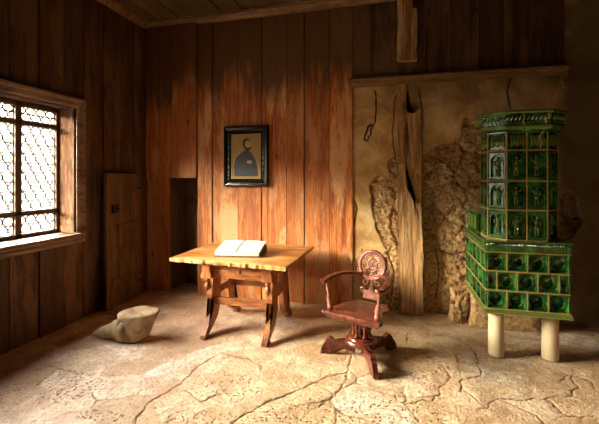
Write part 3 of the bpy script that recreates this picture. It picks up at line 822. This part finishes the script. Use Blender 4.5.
# medallion back
MZ, MY = SZ + .345, .24
bk = Matrix.Translation((0, MY, MZ)) @ Matrix.Rotation(math.radians(-8), 4, 'X')
def ring2(bm, cx, cz, rx, rz, rad, n=28, a0_=0, a1_=2 * PI, y=0, closed=True, nr=6):
    pts = [bk @ Vector((cx + rx * math.cos(a0_ + (a1_ - a0_) * i / n), y, cz + rz * math.sin(a0_ + (a1_ - a0_) * i / n))) for i in range(n if closed else n + 1)]
    tube(bm, pts, rad, nr, closed=closed)
def spiral(bm, cx, cz, r0, turns, dirn, rad, start=0):
    pts = []
    for i in range(22):
        f = i / 21; a = start + dirn * turns * 2 * PI * f; r_ = r0 * (1 - .75 * f)
        pts.append(bk @ Vector((cx + r_ * math.cos(a), 0, cz + r_ * math.sin(a))))
    tube(bm, pts, [rad * (1 - .3 * i / 21) for i in range(22)], 6)
bm = BM(); ring2(bm, 0, 0, .128, .128, .020, 36, nr=8); ring2(bm, 0, 0, .104, .104, .010, 32)
md = obj('medallion_ring', bm, M['carved_wood'], ch, smooth=True)
bm = BM()
for i in range(6):
    a = 2 * PI * i / 6
    ring2(bm, .066 * math.cos(a), .066 * math.sin(a), .037, .037, .0085, 18)
ring2(bm, 0, 0, .046, .060, .010, 24)
obj('pierced_tracery', bm, M['carved_wood'], ch, smooth=True)
bm = BM()
for c_, rr_ in (((0, .025), .014), ((-.008, .0), .014), ((.006, -.02), .015), ((.0, -.042), .010), ((.02, .012), .009)):
    q = bk @ Vector((c_[0], 0, c_[1])); ellipsoid(bm, q, (rr_, rr_ * .6, rr_))
obj('centre_ornament', bm, M['carved_wood'], ch, smooth=True)
for s in (-1, 1):
    for a in ((s * .112, .112, .026, 1.1, -s, .010, PI / 2), (s * .062, -.165, .036, 1.2, s, .012, PI / 2), (s * .132, -.05, .026, 1.1, s, .010, 0)):
        bm = BM(); spiral(bm, *a); obj('scroll', bm, M['carved_wood'], ch, smooth=True)
bm = BM()    # lower splat: vase shape with ears
tl_ = [(-.035, -.315), (-.085, -.315), (-.07, -.285), (-.085, -.255), (-.055, -.235), (-.03, -.24), (-.018, -.215), (-.012, -.14), (.012, -.14), (.018, -.215), (.03, -.24), (.055, -.235), (.085, -.255), (.07, -.285), (.085, -.315)]
prism(bm, tl_, 'xz', -.012, .012, bk)
for s in (-1, 1): spiral(bm, s * .085, -.235, .026, 1.1, s, .010, -PI / 2)
obj('splat', bm, M['carved_wood'], ch, bevel=.003)

# ================================================================== BONE BLOCK
rk = thing('bone_block', 'pale weathered vertebra-like block with one pointed horn lying on the floor left of the table', 'bone', (-2.50, 3.14, -.004), math.radians(8))
bm = BM(); rings = []
N = 28
prof = [(.0, .55, -.03, 0), (.02, .84, -.03, 0), (.06, .93, -.02, 0), (.14, .95, .0, 0), (.22, 1.0, .02, 0), (.262, 1.03, .03, 0), (.280, .97, .035, 0), (.284, .80, .035, 0), (.284, .5, .035, 0), (.270, .28, .03, 0), (.258, .12, .03, 0)]
for z_, k_, dx, _ in prof:
    ring = []
    for i in range(N):
        a = 2 * PI * i / N
        x = dx + .185 * k_ * math.cos(a); y = .135 * k_ * math.sin(a)
        z = z_ + .05 * x * (z_ / .28) + .30 * max(0, x - .04) * (1 - z_ / .28) + .10 * y * (z_ / .28)
        sq = 1 + .06 * math.cos(2 * a) + .04 * math.cos(3 * a + 1)
        ring.append((x * sq, y * sq, z))
    rings.append(ring)
loft(bm, rings)
bmesh.ops.subdivide_edges(bm, edges=bm.edges, cuts=1, use_grid_fill=True)
for v in bm.verts:
    nz = mnoise.noise(v.co * 9) * .016 + mnoise.noise(v.co * 28) * .007
    c = Vector((v.co.x, v.co.y, 0)); 
    if c.length > 1e-4: v.co += c.normalized() * nz
    v.co.z = max(0, v.co.z + nz * .4)
obj('body', bm, M['bone'], rk, smooth=True)
def horn(name, pts, rad, flat):
    bm = BM(); tube(bm, pts, rad, 12)
    bmesh.ops.subdivide_edges(bm, edges=bm.edges, cuts=1, use_grid_fill=True)
    for v in bm.verts: v.co += Vector((1, 1, 1)) * mnoise.noise(v.co * 25) * .006; v.co.z = max(.001, v.co.z)
    obj(name, bm, M['bone'], rk, smooth=True)
horn('horn', [(-.06, -.04, .12), (-.16, -.05, .115), (-.25, -.045, .10), (-.34, -.03, .075), (-.43, -.02, .045)], [.11, .082, .062, .046, .018], 1)
horn('knob', [(-.13, -.04, .13), (-.19, -.02, .165), (-.225, -.01, .175)], [.04, .032, .016], 1)
horn('side_ridge', [(-.11, -.09, .03), (-.135, -.095, .12), (-.13, -.085, .22)], [.034, .030, .026], 1)

# ================================================================== TILED STOVE
SX0, SX1, SY0, SY1, SB = .783, 1.427, 3.62, 4.56, .41
sv = thing('tiled_stove', 'tall green glazed tile stove with octagonal tower, standing on two stone pillars at the right', 'stove', ((SX0 + SX1) / 2, 4.0, 0))
def face_frame(p0, p1):
    """panel frame from plan point p0 to p1 (left to right seen from outside)"""
    p0 = Vector((*p0, 0)); p1 = Vector((*p1, 0)); r_ = (p1 - p0); L = r_.length; r_.normalize()
    n_ = Vector((r_.y, -r_.x, 0)); return p0, r_, n_, L
def panel(bm, p0, r_, n_, u0, u1, z0, z1, kind):
    cu, cz = (u0 + u1) / 2, (z0 + z1) / 2; w2, h2 = (u1 - u0) / 2 - .0035, (z1 - z0) / 2 - .0035
    if w2 < .01: return
    def inside(x, y, k):
        if kind == 'arch':
            a = w2 * .78 * k; top = h2 * .86 * k; sp = top - a
            if abs(x) > a or y < -h2 * .86 * k or y > top: return False
            return y < sp or x * x + (y - sp) ** 2 < a * a
        if kind == 'bowl':
            a = min(w2, h2) * .80 * k
            return (x / (a * min(1, w2 / h2 * 1.0) if w2 < h2 else a)) ** 2 + (y / a) ** 2 < 1
        a, b = w2 * .8 * k, h2 * .8 * k; return abs(x) < a and abs(y) < b
    angs = sorted([2 * PI * i / 24 + .01 for i in range(24)] + [math.atan2(sy_ * h2, sx_ * w2) % (2 * PI) for sx_ in (-1, 1) for sy_ in (-1, 1)])
    def inner(a, k):
        lo, hi = 0, 1.0
        for _ in range(14):
            m_ = (lo + hi) / 2
            if inside(m_ * math.cos(a), m_ * math.sin(a), k): lo = m_
            else: hi = m_
        return lo * math.cos(a), lo * math.sin(a)
    def outer(a, k=1):
        c, s = math.cos(a), math.sin(a); t1 = w2 / abs(c) if abs(c) > 1e-9 else 9; t2 = h2 / abs(s) if abs(s) > 1e-9 else 9; t_ = min(t1, t2) * k
        return t_ * c, t_ * s
    if kind == 'bowl': spec = [(outer, 1, 0), (outer, 1, .010), (outer, .93, .012), (outer, .84, -.020), (inner, 1.0, -.024), (inner, .95, -.012), (inner, .88, -.014), (inner, .7, -.045), (inner, .4, -.062), (inner, .1, -.068)]
    elif kind == 'arch': spec = [(outer, 1, 0), (outer, 1, .008), (outer, .95, .010), (outer, .90, .003), (inner, 1.0, .003), (inner, .97, .010), (inner, .90, .010), (inner, .86, -.016), (inner, .4, -.018), (inner, .05, -.018)]
    else: spec = [(outer, 1, 0), (outer, 1, .008), (outer, .92, .009), (outer, .86, -.006), (inner, .5, -.004), (inner, .1, .004)]
    rings = []
    for fn, k, d in spec:
        rings.append([p0 + r_ * (cu + fn(a, k)[0]) + n_ * d + Vector((0, 0, cz + fn(a, k)[1])) for a in angs])
    R = loft(bm, rings, cap=False); bm.faces.new(R[-1])
def figure(bm, p0, r_, n_, cu, cz, hh, v):
    rr = random.Random(v); s = rr.choice((-1, 1)); q = hh
    def E(u, z, ru, rz, d=.0):
        c = p0 + r_ * (cu + u * s) + n_ * (-.012 + d) + Vector((0, 0, cz + z)); tmp = BM(); ellipsoid(tmp, (0, 0, 0), (1, 1, 1), 8, 6)
        mp = {}
        for x in tmp.verts:
            mp[x] = bm.verts.new(c + r_ * x.co.x * ru + n_ * x.co.y * .016 + Vector((0, 0, x.co.z * rz)))
        for f in tmp.faces: bm.faces.new([mp[x] for x in f.verts])
        tmp.free()
    E(rr.uniform(-.03, .03) * q, .33 * q, .055 * q, .065 * q, .004); E(0, .16 * q, .10 * q, .15 * q, .002)
    E(.01 * q, -.05 * q, .11 * q, .14 * q); E(-.05 * q, -.24 * q, .045 * q, .17 * q); E(.06 * q, -.24 * q, .045 * q, .17 * q)
    E(.13 * q, .12 * q, .035 * q, .12 * q, .003); E(-.13 * q, .20 * q, .06 * q, .04 * q, .003); E(-.18 * q, .28 * q, .03 * q, .08 * q)
    E(.0, -.40 * q, .16 * q, .03 * q)
# base moulding
bm = BM()
box(bm, SX0 - .022, SX1 + .022, SY0 - .022, SY1, SB - .012, SB + .002); box(bm, SX0 - .008, SX1 + .008, SY0 - .008, SY1, SB, SB + .028)
for i in range(46):
    x = SX0 - .02 + (SX1 - SX0 + .04) * (i + .5) / 46; box(bm, x - .004, x + .004, SY0 - .018, SY0 - .006, SB + .004, SB + .024)
for i in range(60):
    y = SY0 - .02 + (SY1 - SY0) * (i + .5) / 60; box(bm, SX0 - .018, SX0 - .006, y - .004, y + .004, SB + .002, SB + .022)
bme = obj('base_moulding', bm, glaze('dark_olive_glaze', (.02, .03, .008), (.05, .07, .015), (.12, .10, .03)), sv, world=True)
rowz = [SB + .03, .605, .775, .945]
bm = BM(); box(bm, SX0 + .004, SX1 - .004, SY0 + .004, SY1, SB + .02, 1.04)
# hollow front so that bowls can sink in: core is set back instead
bm.free(); bm = BM()
for (a, b, c, d) in ((SX0 + .075, SX1 - .075, SY0 + .075, SY1),): box(bm, a, b, c, d, SB + .01, 1.04)
for z_ in rowz: box(bm, SX0 - .008, SX1 + .008, SY0 - .008, SY1, z_ - .003, z_ + .003)
nf = 4; wf = (SX1 - SX0) / nf
def cuts(L, n_, half):
    w_ = L / n_
    return [0] + [w_ * (i + .5) for i in range(n_)] + [L] if half else [w_ * i for i in range(n_ + 1)]
faces_low = [face_frame((SX0, SY1), (SX0, SY0)), face_frame((SX0, SY0), (SX1, SY0)), face_frame((SX1, SY0), (SX1, SY1))]
cnt = [5, 4, 5]
for (p0, r_, n_, L), n2 in zip(faces_low, cnt):
    for k_ in range(3):
        for u in cuts(L, n2, k_ == 1)[1:-1]:
            c0 = p0 + r_ * min(max(u, .004), L - .004)
            a = c0 + n_ * .010; b = c0 - n_ * .085
            vs = []
            for q, z_ in ((a, rowz[k_]), (b, rowz[k_]), (b, rowz[k_ + 1]), (a, rowz[k_ + 1])):
                for s_ in (-.003, .003): vs.append(bm.verts.new(q + r_ * s_ + Vector((0, 0, z_))))
            for f in ((0, 2, 4, 6), (1, 7, 5, 3), (0, 1, 3, 2), (2, 3, 5, 4), (4, 5, 7, 6), (6, 7, 1, 0)): bm.faces.new([vs[i] for i in f])
obj('firebox_core', bm, M['clay'], sv, world=True)
for (p0, r_, n_, L), n2 in zip(faces_low, cnt):
    bm = BM()
    for k_ in range(3):
        cu = cuts(L, n2, k_ == 1)
        for a, b in zip(cu[:-1], cu[1:]): panel(bm, p0, r_, n_, a, b, rowz[k_] + .003, rowz[k_ + 1] - .003, 'bowl')
    obj('bowl_tiles', bm, M['glaze'], sv, smooth=False, world=True)
# frieze
bm = BM(); fz0, fz1 = .948, 1.045
box(bm, SX0 - .012, SX1 + .012, SY0 - .012, SY1, fz0, fz0 + .012); box(bm, SX0 - .004, SX1 + .004, SY0 - .004, SY1, fz0 + .012, fz1 - .012); box(bm, SX0 - .022, SX1 + .022, SY0 - .022, SY1, fz1 - .013, fz1)
box(bm, SX0 - .014, SX1 + .014, SY0 - .014, SY1, fz0 + .047, fz0 + .055)
n_d = 26
for i in range(n_d):
    x = SX0 + (SX1 - SX0) * (i + .5) / n_d; box(bm, x - .007, x + .007, SY0 - .014, SY0, fz0 + .014, fz0 + .045)
    tube(bm, [(x - .012, SY0 - .006, fz0 + .057), (x, SY0 - .014, fz0 + .070), (x + .012, SY0 - .006, fz0 + .080)], .005, 5)
n_d = 38
for i in range(n_d):
    y = SY0 + (SY1 - SY0) * (i + .5) / n_d; box(bm, SX0 - .014, SX0, y - .007, y + .007, fz0 + .014, fz0 + .045)
    tube(bm, [(SX0 - .006, y - .012, fz0 + .080), (SX0 - .014, y, fz0 + .070), (SX0 - .006, y + .012, fz0 + .057)], .005, 5)
obj('frieze', bm, M['glaze'], sv, bevel=.002, world=True)
# back tier
bm = BM(); BX0, BX1, BY0, BZ1 = .80, 1.41, 4.10, 1.265
box(bm, BX0 + .006, BX1 - .006, BY0 + .006, SY1, fz1, BZ1 - .005)
box(bm, BX0 - .008, BX1 + .008, BY0 - .008, SY1, BZ1 - .02, BZ1)
for f_ in (face_frame((BX0, SY1), (BX0, BY0)), face_frame((BX0, BY0), (BX1, BY0)), face_frame((BX1, BY0), (BX1, SY1))):
    n_ = 3
    for i in range(n_):
        w_ = f_[3] / n_; panel(bm, f_[0], f_[1], f_[2], w_ * i, w_ * (i + 1), fz1, BZ1 - .02, 'flat')
        for k_ in range(3):
            c0 = f_[0] + f_[1] * (w_ * (i + .3 + .2 * k_)); tube(bm, [c0 + Vector((0, 0, fz1 + .03)) + f_[2] * .002, c0 + Vector((0, 0, BZ1 - .05)) + f_[2] * .002], .010, 6)
obj('rear_tier', bm, M['glaze'], sv, world=True)
# tower
TXa, TXb, TYa, TYb, CH = .83, 1.39, 3.645, 4.15, .122
def octo(off=0.0):
    a, b, c, d = TXa - off, TXb + off, TYa - off, TYb + off; h = CH + .586 * off
    return [(a, d - h), (a, c + h), (a + h, c), (b - h, c), (b, c + h), (b, d - h), (b - h, d), (a + h, d)]
tz = [1.05, 1.315, 1.572, 1.845, 2.005]
bm = BM(); loft(bm, [[(x, y, z_) for x, y in octo(-.020)] for z_ in (1.045, 2.02)])
for z_ in tz[:-1]: loft(bm, [[(x, y, z_ + q) for x, y in octo(.008)] for q in (-.003, .003)])
for (x, y) in octo(.004): tube(bm, [(x, y, 1.045), (x, y, 2.01)], .005, 6)
oc = octo(0)
for (i, nn) in ((0, 2), (1, 1), (2, 2), (3, 1), (4, 2), (5, 1), (6, 2), (7, 1)):
    p0, r_, n_, L = face_frame(oc[i], oc[(i + 1) % 8])
    for k_ in range(1, nn):
        q = p0 + r_ * L * k_ / nn + n_ * .005; tube(bm, [q + Vector((0, 0, 1.045)), q + Vector((0, 0, 2.0))], .005, 6)
obj('tower_core', bm, M['clay'], sv, world=True)
for row in range(4):
    bm = BM(); figs = []
    for (i, nn) in ((0, 2), (1, 1), (2, 2), (3, 1), (4, 2), (5, 1), (6, 2), (7, 1)):
        p0, r_, n_, L = face_frame(oc[i], oc[(i + 1) % 8]); w_ = L / nn
        for k_ in range(nn):
            if row < 3:
                panel(bm, p0, r_, n_, w_ * k_, w_ * (k_ + 1), tz[row] + .003, tz[row + 1] - .003, 'arch')
                if i < 5: figs.append((p0, r_, n_, w_ * (k_ + .5), (tz[row] + tz[row + 1]) / 2, (tz[row + 1] - tz[row]) * .80, row * 20 + i * 3 + k_))
            else:
                panel(bm, p0, r_, n_, w_ * k_, w_ * (k_ + 1), tz[3] + .003, tz[4] - .003, 'flat')
                for j in range(5):
                    q = p0 + r_ * w_ * (k_ + .2 + .15 * j) + n_ * .0; tube(bm, [q + Vector((0, 0, tz[3] + .03 + .01 * (j % 2))), q + r_ * .01 + n_ * .006 + Vector((0, 0, tz[3] + .075)), q + Vector((0, 0, tz[4] - .03))], [.006, .012, .006], 6)
    rowo = obj('relief_tiles', bm, M['glaze'], sv, world=True)
    for f_ in figs:
        bm = BM(); figure(bm, *f_); obj('relief_figure', bm, M['glaze'], rowo, smooth=True, world=True)
# cornice
bm = BM()
prof = [(-.01, 1.995), (.012, 2.0), (.014, 2.012), (.03, 2.020), (.052, 2.04), (.056, 2.058), (.044, 2.064), (.046, 2.072), (.050, 2.155), (.062, 2.162), (.070, 2.175), (.068, 2.19), (.03, 2.192)]
loft(bm, [[(x, y, z_) for x, y in octo(o_)] for o_, z_ in prof])
oc2 = octo(.048)
for i in range(8):
    p0, r_, n_, L = face_frame(oc2[i], oc2[(i + 1) % 8]); k_ = max(3, int(L / .032))
    for j in range(k_):
        q = p0 + r_ * L * (j + .5) / k_
        tube(bm, [q + r_ * -.010 + Vector((0, 0, 2.100)), q + n_ * .012 + Vector((0, 0, 2.122)), q + r_ * .010 + Vector((0, 0, 2.147))], [.004, .009, .004], 5)
        c0 = q + Vector((0, 0, 2.082)); ellipsoid(bm, c0, (.008, .008, .010), 6, 4)
obj('cornice', bm, M['glaze'], sv, world=True)
for xx, pts in ((1.07, [(0, 2.155), (.008, 2.12), (-.006, 2.09), (.006, 2.065)]), (1.235, [(.02, 2.155), (.03, 2.13), (.006, 2.10), (.008, 2.07)])):
    bm = BM(); tube(bm, [(xx + a, TYa - .058, b) for a, b in pts], .0065, 5); obj('clay_repair', bm, M['clay'], sv, world=True)
bm = BM()
tube(bm, [(1.235, TYa - .012, 2.0), (1.205, TYa - .011, 1.96), (1.225, TYa - .011, 1.91), (1.21, TYa - .011, 1.86)], .0055, 5)
obj('clay_repair', bm, M['clay'], sv, world=True)
for x, y in ((.88, 3.70), (1.325, 3.74)):
    bm = BM(); lathe(bm, [(.066, 0.0), (.068, .01), (.067, .15), (.064, .30), (.066, SB - .012)], x, y, 32); obj('pillar', bm, M['pillar'], sv, smooth=False, world=True)
for o_ in bpy.data.objects:
    if o_.name.startswith('pillar'):
        o_.data.polygons.foreach_set('use_smooth', [len(p.vertices) == 4 for p in o_.data.polygons])

# masonry foot under the back of the stove
def rubble(name, x0, x1, y0, y1, z1, seed, label, cat):
    bm = BM(); box(bm, x0, x1, y0, y1, -.01, z1)
    bmesh.ops.subdivide_edges(bm, edges=bm.edges, cuts=14, use_grid_fill=True)
    for v in bm.verts:
        p = v.co.copy(); q = Vector((seed, 0, 0))
        dd, _pts = mnoise.voronoi(p * 7 + q, distance_metric='DISTANCE', exponent=2.5)
        e_ = min(.12, dd[1] - dd[0]) / .12
        amp = -.035 * (1 - e_) + .02 * mnoise.noise(p * 22 + q)
        if v.co.z > z1 - .01: v.co.z = z1 - .004; continue
        c = Vector(((x0 + x1) / 2, y1, p.z)); dv = (p - c); dv.z = 0
        v.co += dv.normalized() * amp
        # flares outward at the floor
        v.co += dv.normalized() * .05 * max(0, 1 - p.z / .2) * .6
    o = obj(name, bm, None, origin=((x0 + x1) / 2, (y0 + y1) / 2, 0)) if False else None
    bmesh.ops.recalc_face_normals(bm, faces=bm.faces)
    org = Vector(((x0 + x1) / 2, (y0 + y1) / 2, 0)); bmesh.ops.translate(bm, vec=-org, verts=bm.verts)
    me = bpy.data.meshes.new(name); bm.to_mesh(me); bm.free()
    me.polygons.foreach_set('use_smooth', [True] * len(me.polygons))
    nv = len(me.vertices)
    for k_, val in (('stone', 1.0), ('tone', .6), ('crack', 0.0), ('shade_tone', 0.0)):
        a = me.attributes.new(k_, 'FLOAT', 'POINT'); a.data.foreach_set('value', [val] * nv)
    me.materials.append(M['plaster'])
    o = bpy.data.objects.new(name, me); C.objects.link(o); o.location = org
    return tag(o, label, cat)
rubble('masonry_footing', .80, 1.44, 4.32, 4.54, SB - .025, 3.3, 'rough stone footing under the back of the green stove', 'masonry')
o = rubble('leaning_stone', .60, .69, 4.38, 4.52, .37, 8.1, 'slim pale curved stone leaning at the foot of the wall just left of the stove', 'stone')
